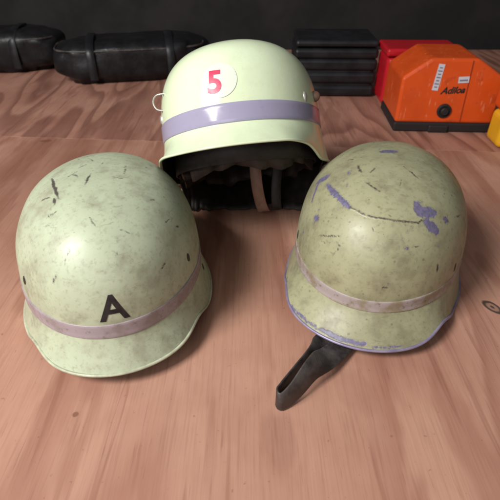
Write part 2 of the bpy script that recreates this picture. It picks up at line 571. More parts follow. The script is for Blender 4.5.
def build_shell(h, root, paint, trim, scratch=(), chips=(), ridge=(), rim_r=0.0016, dents=0.0, seed=0):
    NA, ND, NF = 320, 110, 34
    rg, ph = h.rings(NA, ND, NF)
    nr = len(rg)
    outer = np.concatenate([[[0, 0, h.H]], rg.reshape(-1, 3)])
    # faint hand-beaten unevenness
    if dents:
        for i in range(len(outer)):
            v = Vector(outer[i])
            k = mnoise.noise(v * 22 + Vector((seed * 9.1, 0, 0))) * dents
            d = Vector((v.x, v.y, (v.z - 0.03) * 0.8)).normalized()
            outer[i] += np.array(d * k)
    th = 0.0022
    inn = rg.copy()
    rad = np.linalg.norm(inn[..., :2], axis=-1, keepdims=True)
    inn[..., :2] *= (rad - th) / np.maximum(rad, 1e-6)
    w = np.clip((inn[..., 2] - h.zw) / (h.H - h.zw), 0, 1)
    inn[..., 2] -= th * w
    if True:
        inn[0:3, :, :2] = rg[0:3, :, :2] * 0.97
    inner = np.concatenate([[[0, 0, h.H - th]], inn.reshape(-1, 3)])
    N0 = len(outer)
    verts = np.concatenate([outer, inner])
    faces = []
    for j in range(NA):
        faces.append((0, 1 + j, 1 + (j + 1) % NA))
    for i in range(nr - 1):
        for j in range(NA):
            a, b = 1 + i * NA + j, 1 + i * NA + (j + 1) % NA
            faces.append((a, a + NA, b + NA, b))
    nout = len(faces)
    of = list(faces)
    for f in of:
        faces.append(tuple(N0 + x for x in reversed(f)))
    l0 = 1 + (nr - 1) * NA
    for j in range(NA):
        a, b = l0 + j, l0 + (j + 1) % NA
        faces.append((a, N0 + a, N0 + b, b))
    me = pymesh('shell', verts, faces)
    o = link('shell', me, [paint, M_inner], root)
    for i, p in enumerate(me.polygons):
        if i >= nout and i < 2 * nout:
            p.material_index = 1
    for nm, ch in (('scratch', scratch), ('chip', chips), ('ridge', ridge)):
        at = me.attributes.new(nm, 'FLOAT', 'POINT')
        at.data.foreach_set('value', seg_dist(verts, ch, 0.0021 if nm == 'chip' else 0.0012, seed).astype(np.float32))
    # rolled edge bead
    edge = rg[-1].copy()
    vs, fs = tube([tuple(p) for p in edge], rim_r, 10, True)
    link('rim_bead', pymesh('rim_bead', vs, fs), trim, root)
    return o


def build_band(h, root, z0, z1, mat):
    NA = 240
    ph = np.linspace(0, 2 * np.pi, NA, endpoint=False)
    prof = [(z0, -0.0006), (z0, 0.0006), (z0 + 0.0006, 0.0010)]
    prof += [(z0 + (z1 - z0) * t, 0.0010) for t in (0.2, 0.4, 0.6, 0.8)]
    prof += [(z1 - 0.0006, 0.0010), (z1, 0.0006), (z1, -0.0006)]
    vs, fs = [], []
    for z, off in prof:
        vs += list(h.at(ph, np.full(NA, z), off))
    for i in range(len(prof) - 1):
        for j in range(NA):
            a, b = i * NA + j, i * NA + (j + 1) % NA
            fs.append((a, b, b + NA, a + NA))
    return link('reflective_band', pymesh('reflective_band', vs, fs), mat, root)


def on_helmet(h, bm, ph0, z0, off, roll=0.0):
    """wrap a flat shape (x right, y up, metres) on the dome around azimuth ph0, height z0"""
    bm.verts.ensure_lookup_table()
    R0 = float(h.plan(np.array(ph0)))
    cr, sr = math.cos(roll), math.sin(roll)
    # arc-length table up the dome profile
    zz = np.linspace(h.zw, h.H * 0.995, 400)
    pp = h.at(np.full(400, ph0), zz)
    L = np.concatenate([[0], np.cumsum(np.linalg.norm(np.diff(pp, axis=0), axis=1))])
    l0 = np.interp(z0, zz, L)
    us = np.array([v.co.x * cr - v.co.y * sr for v in bm.verts])
    ws = np.array([v.co.x * sr + v.co.y * cr for v in bm.verts])
    z = np.interp(l0 + ws, L, zz)
    p1 = h.at(np.full(len(z), ph0), z)
    r = np.linalg.norm(p1[:, :2], axis=1)
    co = h.at(ph0 + us / r, z, off)
    for v, c in zip(bm.verts, co):
        v.co = Vector(c)


def disc_bm(r, n=48, rings=8):
    bm = bmesh.new()
    c = bm.verts.new((0, 0, 0))
    prev = None
    for k in range(1, rings + 1):
        ring = [bm.verts.new((r * k / rings * math.cos(2 * math.pi * j / n), r * k / rings * math.sin(2 * math.pi * j / n), 0)) for j in range(n)]
        for j in range(n):
            if prev is None:
                bm.faces.new((c, ring[j], ring[(j + 1) % n]))
            else:
                bm.faces.new((prev[j], ring[j], ring[(j + 1) % n], prev[(j + 1) % n]))
        prev = ring
    return bm


def decal(name, h, bm, ph0, z0, off, mat, root, roll=0.0, thick=0.0002):
    on_helmet(h, bm, ph0, z0, off, roll)
    me = bpy.data.meshes.new(name)
    bmesh.ops.recalc_face_normals(bm, faces=bm.faces[:])
    bm.to_mesh(me)
    bm.free()
    o = link(name, me, mat, root)
    return o


def rivet(name, h, root, ph, z, r, mat, sx=1.0, sy=1.0, height=0.0012, off=0.0):
    """domed rivet head (oval when sx != sy) standing on the shell"""
    bm = bmesh.new()
    n, k = 24, 6
    prev = None
    top = None
    base = Vector(h.at(np.array(ph), np.array(z), 0.0))
    nrm = (Vector(h.at(np.array(ph), np.array(z), 0.001)) - base).normalized()
    t = Vector((math.cos(ph), math.sin(ph), 0))
    t = (t - nrm * t.dot(nrm)).normalized()
    u = nrm.cross(t)
    for i in range(k + 1):
        a = math.pi / 2 * i / k
        rr, hh = r * math.cos(a), height * math.sin(a) + off
        if i == k:
            top = bm.verts.new(base + nrm * hh)
            for j in range(n):
                bm.faces.new((prev[j], prev[(j + 1) % n], top))
            break
        ring = [bm.verts.new(base + nrm * (hh if i else -0.001) + t * (rr * sx * math.cos(2 * math.pi * j / n)) + u * (rr * sy * math.sin(2 * math.pi * j / n))) for j in range(n)]
        if prev:
            for j in range(n):
                bm.faces.new((prev[j], prev[(j + 1) % n], ring[(j + 1) % n], ring[j]))
        prev = ring
    return bmobj(name, bm, mat, root, True)


def build_liner(h, root, droop=0.012):
    """leather lining inside the shell with a scalloped cap and a sweatband"""
    NA = 96
    ph = np.linspace(0, 2 * np.pi, NA, endpoint=False)
    vs, fs = [], []
    zs = [0.004, 0.02, 0.04, 0.06, 0.08, 0.10, 0.115, 0.127, 0.135]
    for k, z in enumerate(zs):
        u = max(0.0, (z - h.zw) / (h.H - 0.012 - h.zw))
        r = (h.plan(ph) - 0.010) * (1 - u ** h.n) ** (1 / h.n) * (1 + 0.012 * np.cos(8 * ph) * min(1, k / 3))
        for a, rr in zip(ph, r):
            vs.append((rr * math.sin(a), -rr * math.cos(a), z))
    for i in range(len(zs) - 1):
        for j in range(NA):
            a, b = i * NA + j, i * NA + (j + 1) % NA
            fs.append((a, b, b + NA, a + NA))
    fs.append(tuple((len(zs) - 1) * NA + j for j in range(NA)))
    o = link('liner', pymesh('liner', vs, fs), M_leather_liner, root)
    md = o.modifiers.new('thickness', 'SOLIDIFY')
    md.thickness = 0.002
    return o


def settle(root):
    """drop the helmet so its lowest rim point touches the board"""
    bpy.context.view_layer.update()
    lo = 1e9
    for c in root.children:
        if c.type == 'MESH' and c.name.split('.')[0] in ('shell', 'rim_bead'):
            co = np.empty(len(c.data.vertices) * 3, np.float32)
            c.data.vertices.foreach_get('co', co)
            co = co.reshape(-1, 3)
            mw = np.array(c.matrix_world)
            lo = min(lo, float((co @ mw[2, :3] + mw[2, 3]).min()))
    root.location.z -= lo


HGROUP = 'old fire helmets on the plywood'
PA = dict(a=0.1347, b=0.1013, H=0.1577, zw=0.045, n=2.55, fv=0.0200, fs=0.0108, fb=0.028, zv=0.0112, vd=42, wv=20, nd=0.215, nc=42.3, nw=12.5)
PC = dict(a=0.1347, b=0.0999, H=0.1587, zw=0.045, n=2.55, fv=0.0285, fs=0.0099, fb=0.028, zv=0.0128, vd=49, wv=20, nd=0.22, nc=44.0, nw=12.5)
PB = dict(a=0.1250, b=0.1044, H=0.1595, zw=0.0458, n=3.086, fv=0.0257, fs=0.0069, fb=0.0335, zv=0.0188, vd=46, wv=19, nd=0.17, nc=47.0, nw=11.0)

# --- left helmet, letter A
hA = Helmet(**PA)
rootA = thing('fire_helmet', 'scratched cream fire helmet with a black letter A above its dull band', 'helmet', (-0.1624, 0.4447, 0), (-0.0191, 0, 0.2350), HGROUP)
build_shell(hA, rootA, M_paint_a, M_trim_a, scratch=[(p, r * 1.1) for p, r in [([(-0.0485, 0.0077, 0.1522), (-0.0364, -0.0433, 0.1522)], 0.0013), ([(-0.0413, -0.0385, 0.1515), (-0.0403, -0.0497, 0.1494)], 0.0016), ([(-0.0575, -0.0306, 0.1453), (-0.043, -0.0348, 0.1515)], 0.001), ([(-0.0233, 0.0523, 0.1534), (-0.0221, 0.0454, 0.155)], 0.0018), ([(-0.0195, 0.0127, 0.1586), (-0.011, 0.0216, 0.1588)], 0.0014), ([(-0.0258, -0.0014, 0.1581), (-0.0178, -0.0107, 0.1588)], 0.0014), ([(-0.0108, -0.0313, 0.1581), (-0.0062, -0.0052, 0.1595), (-0.0042, 0.0007, 0.1595)], 0.0012), ([(0.0007, 0.0056, 0.1595), (0.009, 0.0294, 0.1584)], 0.0007), ([(-0.0185, -0.0689, 0.1494), (-0.0185, -0.0689, 0.1494)], 0.0015), ([(-0.0519, -0.0688, 0.1363), (-0.0395, -0.0744, 0.1406)], 0.0006), ([(0.0303, 0.0122, 0.1572), (0.0282, -0.0191, 0.1572)], 0.001), ([(0.0665, -0.0369, 0.1374), (0.0661, -0.0382, 0.1374)], 0.001), ([(0.0742, -0.0645, 0.1152), (0.0764, -0.0618, 0.1136)], 0.0008), ([(0.0174, -0.041, 0.1564), (0.0271, -0.0402, 0.155)], 0.0007), ([(0.051, -0.0528, 0.1435), (0.0585, -0.0473, 0.1406)], 0.0007), ([(-0.0468, -0.1104, 0.0985), (-0.042, -0.1093, 0.1072)], 0.0007), ([(0.0524, -0.1075, 0.0948), (0.0595, -0.099, 0.0985)], 0.0006), ([(-0.036, -0.0577, 0.1486), (-0.0441, -0.0629, 0.1435)], 0.0005)]] + random_marks(hA, 60, 11, -0.0003, 0.0003, 0.012) + random_marks(hA, 110, 31, -0.0009, -0.0005, 0.05), dents=0.0008, seed=1)
build_band(hA, rootA, 0.0420, 0.0585, M_band_a)
decal('letter', hA, text_mesh('A', 0.0390, 0.0008, cuts=3), math.radians(1.5), 0.0768, 0.0004, M_black_ink, rootA, roll=0.0)
build_liner(hA, rootA)
for sgn in (1, -1):
    rivet('rivet', hA, rootA, sgn * math.radians(48), 0.0809, 0.0038, M_darkhole, 0.8, 1.3, 0.0008)
    rivet('rivet', hA, rootA, sgn * math.radians(76), 0.030, 0.0036, M_darkhole, 0.8, 1.3, 0.0008)
settle(rootA)

# --- right helmet, worn olive
hC = Helmet(**PC)
rootC = thing('fire_helmet', 'worn olive fire helmet with purple paint chips and a black strap', 'helmet', (0.1628, 0.4860, 0), (0.0, 0, -0.3723), HGROUP)
rimwear = []
satellites = []
rnd = random.Random(5)
for pts_, r_ in [([(-0.0772, -0.0312, 0.1279), (-0.0662, -0.0337, 0.1385)], 0.003), ([(-0.0631, -0.0493, 0.1363), (-0.0471, -0.0726, 0.1374), (-0.0291, -0.0895, 0.1363)], 0.0022), ([(-0.0761, -0.0355, 0.1279), (-0.0771, -0.0581, 0.1152)], 0.0016), ([(-0.0655, -0.0838, 0.1104), (-0.0643, -0.0854, 0.1104)], 0.0035), ([(-0.0806, -0.0751, 0.085), (-0.0796, -0.0769, 0.085)], 0.0018), ([(-0.043, -0.0387, 0.1508), (-0.041, -0.0424, 0.1508)], 0.0013), ([(-0.0129, 0.0104, 0.1592), (-0.0015, 0.0167, 0.1593)], 0.0035), ([(0.0363, -0.0712, 0.1435), (0.0416, -0.0783, 0.1374)], 0.004), ([(0.0421, -0.0759, 0.1385), (0.0536, -0.0686, 0.1352)], 0.004), ([(0.0491, -0.0818, 0.1304), (0.0587, -0.0808, 0.1225)], 0.0045), ([(0.0669, -0.0624, 0.1266), (0.0684, -0.0616, 0.1252)], 0.003), ([(0.0352, -0.0967, 0.1279), (0.0367, -0.0957, 0.1279)], 0.0013), ([(0.0355, -0.1092, 0.1136), (0.0355, -0.1092, 0.1136)], 0.0018), ([(0.0648, -0.086, 0.1088), (0.0665, -0.0851, 0.1072)], 0.001), ([(0.0605, -0.0833, 0.1182), (0.0605, -0.0833, 0.1182)], 0.0015)]:
    for _ in range(9):
        q_ = Vector(rnd.choice(pts_)) + Vector((rnd.gauss(0, 1), rnd.gauss(0, 1), rnd.gauss(0, 1))) * (0.003 + r_ * 1.6)
        satellites.append(([tuple(q_), tuple(q_ + Vector((rnd.uniform(-1, 1), rnd.uniform(-1, 1), rnd.uniform(-1, 1))) * 0.002)], rnd.uniform(0.0003, 0.0011)))
for d0, d1, zz, rr in ((-50, -34, 0.0165, 0.0012), (-30, -14, 0.0160, 0.0016), (-12, 6, 0.0165, 0.0028), (9, 20, 0.0155, 0.0013)):
    rimwear.append(([tuple(hC.at(np.array(math.radians(d0 + (d1 - d0) * t / 4)), np.array(zz))) for t in range(5)], rr))
ridge3 = [([([(-0.0772, -0.0312, 0.1279), (-0.0662, -0.0337, 0.1385)], 0.003), ([(-0.0631, -0.0493, 0.1363), (-0.0471, -0.0726, 0.1374), (-0.0291, -0.0895, 0.1363)], 0.0022), ([(-0.0761, -0.0355, 0.1279), (-0.0771, -0.0581, 0.1152)], 0.0016), ([(-0.0655, -0.0838, 0.1104), (-0.0643, -0.0854, 0.1104)], 0.0035), ([(-0.0806, -0.0751, 0.085), (-0.0796, -0.0769, 0.085)], 0.0018), ([(-0.043, -0.0387, 0.1508), (-0.041, -0.0424, 0.1508)], 0.0013), ([(-0.0129, 0.0104, 0.1592), (-0.0015, 0.0167, 0.1593)], 0.0035), ([(0.0363, -0.0712, 0.1435), (0.0416, -0.0783, 0.1374)], 0.004), ([(0.0421, -0.0759, 0.1385), (0.0536, -0.0686, 0.1352)], 0.004), ([(0.0491, -0.0818, 0.1304), (0.0587, -0.0808, 0.1225)], 0.0045), ([(0.0669, -0.0624, 0.1266), (0.0684, -0.0616, 0.1252)], 0.003), ([(0.0352, -0.0967, 0.1279), (0.0367, -0.0957, 0.1279)], 0.0013), ([(0.0355, -0.1092, 0.1136), (0.0355, -0.1092, 0.1136)], 0.0018), ([(0.0648, -0.086, 0.1088), (0.0665, -0.0851, 0.1072)], 0.001), ([(0.0605, -0.0833, 0.1182), (0.0605, -0.0833, 0.1182)], 0.0015)][1][0] + [([(0.0769, -0.0462, 0.1225), (0.0836, -0.0321, 0.1182)], 0.0009), ([(0.0017, -0.099, 0.1352), (0.0222, -0.0961, 0.1341), (0.0409, -0.0878, 0.1317), (0.0436, -0.082, 0.1341)], 0.0007), ([(-0.0222, -0.0579, 0.1522), (-0.0025, -0.0711, 0.1501)], 0.0007), ([(-0.0595, -0.099, 0.0985), (-0.03, -0.1121, 0.1136)], 0.0007), ([(-0.0353, -0.0266, 0.155), (-0.0283, -0.0419, 0.1545)], 0.0012), ([(-0.0451, -0.1116, 0.0985), (-0.0366, -0.1127, 0.1072), (-0.0295, -0.1181, 0.1038), (-0.0343, -0.1197, 0.0948), (-0.0438, -0.1141, 0.0948)], 0.0006), ([(0.0691, -0.0917, 0.089), (0.0702, -0.0931, 0.0809)], 0.0016), ([(-0.0291, -0.0895, 0.1363), (-0.0103, -0.0981, 0.1352), (0.0017, -0.099, 0.1352)], 0.0006)][-1][0] + [([(0.0769, -0.0462, 0.1225), (0.0836, -0.0321, 0.1182)], 0.0009), ([(0.0017, -0.099, 0.1352), (0.0222, -0.0961, 0.1341), (0.0409, -0.0878, 0.1317), (0.0436, -0.082, 0.1341)], 0.0007), ([(-0.0222, -0.0579, 0.1522), (-0.0025, -0.0711, 0.1501)], 0.0007), ([(-0.0595, -0.099, 0.0985), (-0.03, -0.1121, 0.1136)], 0.0007), ([(-0.0353, -0.0266, 0.155), (-0.0283, -0.0419, 0.1545)], 0.0012), ([(-0.0451, -0.1116, 0.0985), (-0.0366, -0.1127, 0.1072), (-0.0295, -0.1181, 0.1038), (-0.0343, -0.1197, 0.0948), (-0.0438, -0.1141, 0.0948)], 0.0006), ([(0.0691, -0.0917, 0.089), (0.0702, -0.0931, 0.0809)], 0.0016), ([(-0.0291, -0.0895, 0.1363), (-0.0103, -0.0981, 0.1352), (0.0017, -0.099, 0.1352)], 0.0006)][1][0], 0.0)]
build_shell(hC, rootC, M_paint_c, M_trim_c, ridge=ridge3, scratch=[([(0.0769, -0.0462, 0.1225), (0.0836, -0.0321, 0.1182)], 0.0009), ([(0.0017, -0.099, 0.1352), (0.0222, -0.0961, 0.1341), (0.0409, -0.0878, 0.1317), (0.0436, -0.082, 0.1341)], 0.0007), ([(-0.0222, -0.0579, 0.1522), (-0.0025, -0.0711, 0.1501)], 0.0007), ([(-0.0595, -0.099, 0.0985), (-0.03, -0.1121, 0.1136)], 0.0007), ([(-0.0353, -0.0266, 0.155), (-0.0283, -0.0419, 0.1545)], 0.0012), ([(-0.0451, -0.1116, 0.0985), (-0.0366, -0.1127, 0.1072), (-0.0295, -0.1181, 0.1038), (-0.0343, -0.1197, 0.0948), (-0.0438, -0.1141, 0.0948)], 0.0006), ([(0.0691, -0.0917, 0.089), (0.0702, -0.0931, 0.0809)], 0.0016), ([(-0.0291, -0.0895, 0.1363), (-0.0103, -0.0981, 0.1352), (0.0017, -0.099, 0.1352)], 0.0006)] + random_marks(hC, 110, 12, -0.0003, 0.0005, 0.010) + random_marks(hC, 120, 32, -0.0009, -0.0005, 0.05), chips=[(p, r * 1.55) for p, r in [([(-0.0772, -0.0312, 0.1279), (-0.0662, -0.0337, 0.1385)], 0.003), ([(-0.0631, -0.0493, 0.1363), (-0.0471, -0.0726, 0.1374), (-0.0291, -0.0895, 0.1363)], 0.0022), ([(-0.0761, -0.0355, 0.1279), (-0.0771, -0.0581, 0.1152)], 0.0016), ([(-0.0655, -0.0838, 0.1104), (-0.0643, -0.0854, 0.1104)], 0.0035), ([(-0.0806, -0.0751, 0.085), (-0.0796, -0.0769, 0.085)], 0.0018), ([(-0.043, -0.0387, 0.1508), (-0.041, -0.0424, 0.1508)], 0.0013), ([(-0.0129, 0.0104, 0.1592), (-0.0015, 0.0167, 0.1593)], 0.0035), ([(0.0363, -0.0712, 0.1435), (0.0416, -0.0783, 0.1374)], 0.004), ([(0.0421, -0.0759, 0.1385), (0.0536, -0.0686, 0.1352)], 0.004), ([(0.0491, -0.0818, 0.1304), (0.0587, -0.0808, 0.1225)], 0.0045), ([(0.0669, -0.0624, 0.1266), (0.0684, -0.0616, 0.1252)], 0.003), ([(0.0352, -0.0967, 0.1279), (0.0367, -0.0957, 0.1279)], 0.0013), ([(0.0355, -0.1092, 0.1136), (0.0355, -0.1092, 0.1136)], 0.0018), ([(0.0648, -0.086, 0.1088), (0.0665, -0.0851, 0.1072)], 0.001), ([(0.0605, -0.0833, 0.1182), (0.0605, -0.0833, 0.1182)], 0.0015)]] + rimwear + satellites + random_marks(hC, 30, 13, 0.0, 0.0009, 0.006), dents=0.0012, seed=2)
build_band(hC, rootC, 0.0420, 0.0560, M_band_c)
build_liner(hC, rootC)
for sgn in (1, -1):
    rivet('rivet', hC, rootC, sgn * math.radians(57), 0.0672, 0.0046, M_darkhole, 0.75, 1.4, 0.0008)
settle(rootC)
# chin strap: a leather loop pushed out under the visor, standing on its edge at the bend
wpts = [(0.150, 0.430, 0.0040), (0.112, 0.386, 0.0036), (0.083, 0.350, 0.0058), (0.0635, 0.322, 0.0118), (0.0445, 0.298, 0.0125), (0.0300, 0.2805, 0.0126), (0.0252, 0.2715, 0.0132), (0.0300, 0.2665, 0.0134),
        (0.044, 0.2780, 0.0165), (0.063, 0.300, 0.0225), (0.083, 0.324, 0.0110), (0.104, 0.349, 0.0058), (0.122, 0.376, 0.0080), (0.150, 0.410, 0.0080)]
wups = [(-0.7, 0.7, 0.10), (-0.7, 0.7, 0.05), (-0.65, 0.65, 0.25), (-0.25, 0.25, 1), (-0.1, 0.1, 1), (0, 0, 1), (0, 0, 1), (-0.05, 0.05, 1), (-0.2, 0.2, 1), (-0.4, 0.4, 0.85), (-0.68, 0.68, 0.16), (-0.7, 0.7, 0.0), (-0.7, 0.7, 0.10), (-0.7, 0.7, 0.1)]
path = catmull(wpts, 10)
ups = catmull(wups, 10)
vs, fs = sweep(path, 0.0245, 0.0019, ups)
bpy.context.view_layer.update()
inv = rootC.matrix_world.inverted()
link('chin_strap', pymesh('chin_strap', [inv @ Vector(v) for v in vs], fs), M_leather, rootC)

# --- back helmet, number 5, tipped back on its neck guard
hB = Helmet(**PB)
rootB = thing('fire_helmet', 'clean pale fire helmet tipped back, red number 5 on its front', 'helmet', (-0.0036, 0.5945, 0.0851), (-0.5237, -0.1918, -0.0915), HGROUP)
rootB.scale = (1.0354,) * 3
build_shell(hB, rootB, M_paint_b, M_trim_b, scratch=random_marks(hB, 26, 21, -0.0005, -0.0001, 0.010) + random_marks(hB, 50, 33, -0.0010, -0.0007, 0.04), dents=0.0003, seed=3)
build_band(hB, rootB, 0.0464, 0.0678, M_band_b)
dsc = decal('number_sticker', hB, disc_bm(0.0200), math.radians(0.9), 0.0940, 0.0006, M_disc, rootB)
num = decal('number', hB, text_mesh('5', 0.0355, 0.0010, cuts=3), math.radians(-1.6), 0.0925, 0.0010, M_red_ink, dsc, roll=-0.06)
build_liner(hB, rootB)
NSB = 140
vs, fs = [], []
for i in range(NSB):
    a = 2 * math.pi * i / NSB
    ruf = 0.0016 * math.sin(a * 17) + 0.0010 * math.sin(a * 29 + 1)
    for k, (dr, z) in enumerate(((-0.0115, 0.030), (-0.0150, 0.020), (-0.0175, 0.008), (-0.0200, -0.003))):
        r_ = float(hB.plan(np.array(a))) + dr - ruf * k / 2
        vs.append((r_ * math.sin(a), -r_ * math.cos(a), z + ruf * 1.2 * k / 3 + 0.004 * math.cos(a * 6) * k / 3))
for i in range(NSB):
    for k in range(3):
        a, b = i * 4 + k, ((i + 1) % NSB) * 4 + k
        fs.append((a, b, b + 1, a + 1))
sb = link('sweatband', pymesh('sweatband', vs, fs), M_sweat, rootB)
md = sb.modifiers.new('thickness', 'SOLIDIFY')
md.thickness = 0.0018
for kk in range(6):
    a = math.radians(30 + 60 * kk)
    pts = []
    for t in range(9):
        u = t / 8
        z = 0.022 + 0.105 * math.sin(u * math.pi / 2)
        r_ = (float(hB.plan(np.array(a))) - 0.017) * (1 - (max(0, z - hB.zw) / (hB.H - 0.02 - hB.zw)) ** 3) ** (1 / 3)
        pts.append((r_ * math.sin(a), -r_ * math.cos(a), z))
    v2, f2 = sweep(catmull(pts, 3), 0.022, 0.0018, [(math.cos(a), math.sin(a), 0)] * 25)
    link('cradle_strap', pymesh('cradle_strap', v2, f2), M_sweat, rootB)
rivet('rivet', hB, rootB, math.radians(56), 0.0755, 0.0042, M_steel, 0.8, 1.5, 0.0022)
rivet('lug', hB, rootB, math.radians(74), 0.0807, 0.0050, M_brown, 1.0, 1.4, 0.0080)
rivet('rivet', hB, rootB, math.radians(-56), 0.0755, 0.0042, M_steel, 0.8, 1.5, 0.0022)
base = Vector(hB.at(np.array(math.radians(-47)), np.array(0.0965), 0.0))
hk = [base + Vector(d) for d in ((0.004, 0, 0.006), (-0.006, 0.0, 0.0065), (-0.012, 0.001, 0.004), (-0.0145, 0.002, -0.002), (-0.012, 0.002, -0.009), (-0.006, 0.001, -0.0125), (0.004, 0, -0.013))]
vs, fs = tube(catmull(hk, 8), 0.0011, 8)
link('wire_hook', pymesh('wire_hook', vs, fs), M_steel, rootB)
settle(rootB)
bpy.context.view_layer.update()
invB = rootB.matrix_world.inverted()


def strapB(name, pts, upv, w, t, mat):
    p = catmull(pts, 8)
    vs, fs = sweep(p, w, t, [upv] * len(p))
    return link(name, pymesh(name, [invB @ Vector(v) for v in vs], fs), mat, rootB)


strapB('chin_strap', [(0.010, 0.650, 0.105), (0.008, 0.632, 0.080), (0.011, 0.622, 0.050), (0.017, 0.619, 0.022), (0.023, 0.622, 0.0075), (0.027, 0.645, 0.0065)], (1, 0, 0.1), 0.017, 0.0022, M_tan)
strapB('chin_strap', [(0.045, 0.66, 0.10), (0.042, 0.640, 0.07), (0.040, 0.628, 0.040), (0.042, 0.622, 0.014), (0.046, 0.640, 0.0065)], (1, 0, -0.1), 0.015, 0.0022, M_leather_liner)
strapB('chin_strap', [(-0.085, 0.66, 0.05), (-0.105, 0.685, 0.035), (-0.124, 0.705, 0.016), (-0.137, 0.715, 0.006), (-0.155, 0.725, 0.004)], (0.6, 0.7, 0.3), 0.018, 0.0022, M_leather)

# black leather neck curtain, spread wide to fill in shade under the helmet too: hangs from the side and rear rim and folds forward on the board
NC = 90
vs, fs = [], []
mwB = rootB.matrix_world
for i in range(NC + 1):
    a = math.radians(100 + 160 * i / NC)
    rr_, zr_ = hB.rim(np.array(a))
    r_ = float(rr_) - 0.005
    tp = mwB @ Vector((r_ * math.sin(a), -r_ * math.cos(a), float(zr_) + 0.006))
    back = max(0.0, -math.cos(a - math.pi) * -1)
    wav = 0.006 * math.sin(i * 0.55) + 0.004 * math.sin(i * 1.3 + 1)
    side = 1 - back
    bt = Vector((tp.x * (1.0 - 0.07 * side), max(0.634 + wav * 0.5, 0.634 - 0.02 * side), 0.0022))
    md_ = tp.lerp(bt, 0.5) + Vector((0, 0.012, 0.004 + wav * 0.5))
    md_.z = max(md_.z, 0.004)
    for k in range(9):
        t_ = k / 8
        p_ = tp * (1 - t_) ** 2 + md_ * 2 * t_ * (1 - t_) + bt * t_ ** 2
        vs.append(invB @ p_)
for i in range(NC):
    for k in range(8):
        a = i * 9 + k
        fs.append((a, a + 1, a + 10, a + 9))
nc = link('neck_curtain_shade', pymesh('neck_curtain_shade', vs, fs), M_leather_liner, rootB)
md = nc.modifiers.new('thickness', 'SOLIDIFY')
md.thickness = 0.002

# ------------------------------------------------------------------ plywood, floor, wall


def slab(name, poly, z0, z1, mat, parent=None, bev=0.0):
    bm = bmesh.new()
    lo = [bm.verts.new((x, y, z0)) for x, y in poly]
    hi = [bm.verts.new((x, y, z1)) for x, y in poly]
    bm.faces.new(lo[::-1])
    bm.faces.new(hi)
    n = len(poly)
    for i in range(n):
        bm.faces.new((lo[i], lo[(i + 1) % n], hi[(i + 1) % n], hi[i]))
    if bev:
        bmesh.ops.bevel(bm, geom=bm.edges[:], offset=bev, segments=2, profile=0.5, affect='EDGES')
    return bmobj(name, bm, mat, parent)


# the joint runs from (-0.538, 0.947) to (0.501, 0.864)
sl = (0.864 - 0.947) / (0.501 + 0.538)
jy = lambda x: 0.947 + sl * (x + 0.538)
b1 = slab('plywood_sheet', [(-1.3, -0.25), (1.3, -0.25), (1.3, jy(1.3) - 0.0008), (-1.3, jy(-1.3) - 0.0008)], -0.018, 0.0, M_ply_front, bev=0.0007)
b2 = slab('plywood_sheet', [(-1.3, jy(-1.3) + 0.0008), (1.3, jy(1.3) + 0.0008), (1.3, 1.75), (-1.3, 1.75)], -0.018, -0.0004, M_ply_back, bev=0.0007)
for o, l in ((b1, 'pinkish plywood sheet under the three helmets'), (b2, 'darker plywood sheet with bold grain under the boxes and bags')):
    o['kind'] = 'structure'
    o['label'] = l
    o['category'] = 'plywood'
fl = slab('floor', [(-4, -3), (4, -3), (4, 4), (-4, 4)], -0.06, -0.0185, M_floor)
fl['kind'] = 'structure'
wl = slab('wall', [(-4, 1.80), (4, 1.80), (4, 1.9), (-4, 1.9)], -0.0185, 1.2, M_wall)
wl['kind'] = 'structure'

# ------------------------------------------------------------------ black bags at the back left


def lump(a, b, c, e1, e2, wob, seed, nu=72, nv=40):
    """soft sagging bag: flat underneath, wrinkled, superellipsoid body"""
    vs, fs = [], []
    sg = lambda x, p: math.copysign(abs(x) ** p, x)
    for i in range(nv + 1):
        t = -math.pi / 2 + math.pi * i / nv
        for j in range(nu):
            u = 2 * math.pi * j / nu
            p = Vector((a * sg(math.cos(t), e1) * sg(math.cos(u), e2), b * sg(math.cos(t), e1) * sg(math.sin(u), e2), c * sg(math.sin(t), e1)))
            k = mnoise.noise(p * 14 + Vector((seed * 7.3, 1, 2))) * wob + mnoise.noise(p * 34 + Vector((1, seed * 3.1, 2))) * wob * 0.4
            p *= 1 + k
            p.z = max(p.z + c, 0.0) if p.z > -c * 0.82 else 0.0
            vs.append(p)
    for i in range(nv):
        for j in range(nu):
            x, y = i * nu + j, i * nu + (j + 1) % nu
            fs.append((x, y, y + nu, x + nu))
    return vs, fs


def seam_ring(a, b, z, e2, wob, seed, r):
    pts = []
    sg = lambda x, p: math.copysign(abs(x) ** p, x)
    for j in range(72):
        u = 2 * math.pi * j / 72
        pts.append((a * sg(math.cos(u), e2), b * sg(math.sin(u), e2), z))
    return tube(pts, r, 8, True)


def bag(label, x, y, rz, a, b, c, seed):
    t = thing('equipment_bag', label, 'bag', (x, y, 0), (0, 0, rz), 'black bags at the back of the board')
    vs, fs = lump(a, b, c, 0.5, 0.5, 0.09, seed)
    link('body', pymesh('body', vs, fs), M_blackbag, t)
    vs, fs = seam_ring(a * 0.965, b * 0.965, c * 1.62, 0.55, 0, seed, 0.0028)
    link('piping', pymesh('piping', vs, fs), M_leather, t)
    for sx in (-0.5, 0.5):
        sp = catmull([(sx * a, -b * 1.03, c * 0.25), (sx * a, -b * 1.05, c * 1.0), (sx * a, -b * 0.92, c * 1.72), (sx * a, -b * 0.4, c * 2.06), (sx * a, b * 0.3, c * 2.06)], 8)
        vs, fs = sweep(sp, 0.022, 0.004, [(1, 0, 0)] * len(sp))
        link('webbing_strap', pymesh('webbing_strap', vs, fs), M_blackcase, t)
    return t


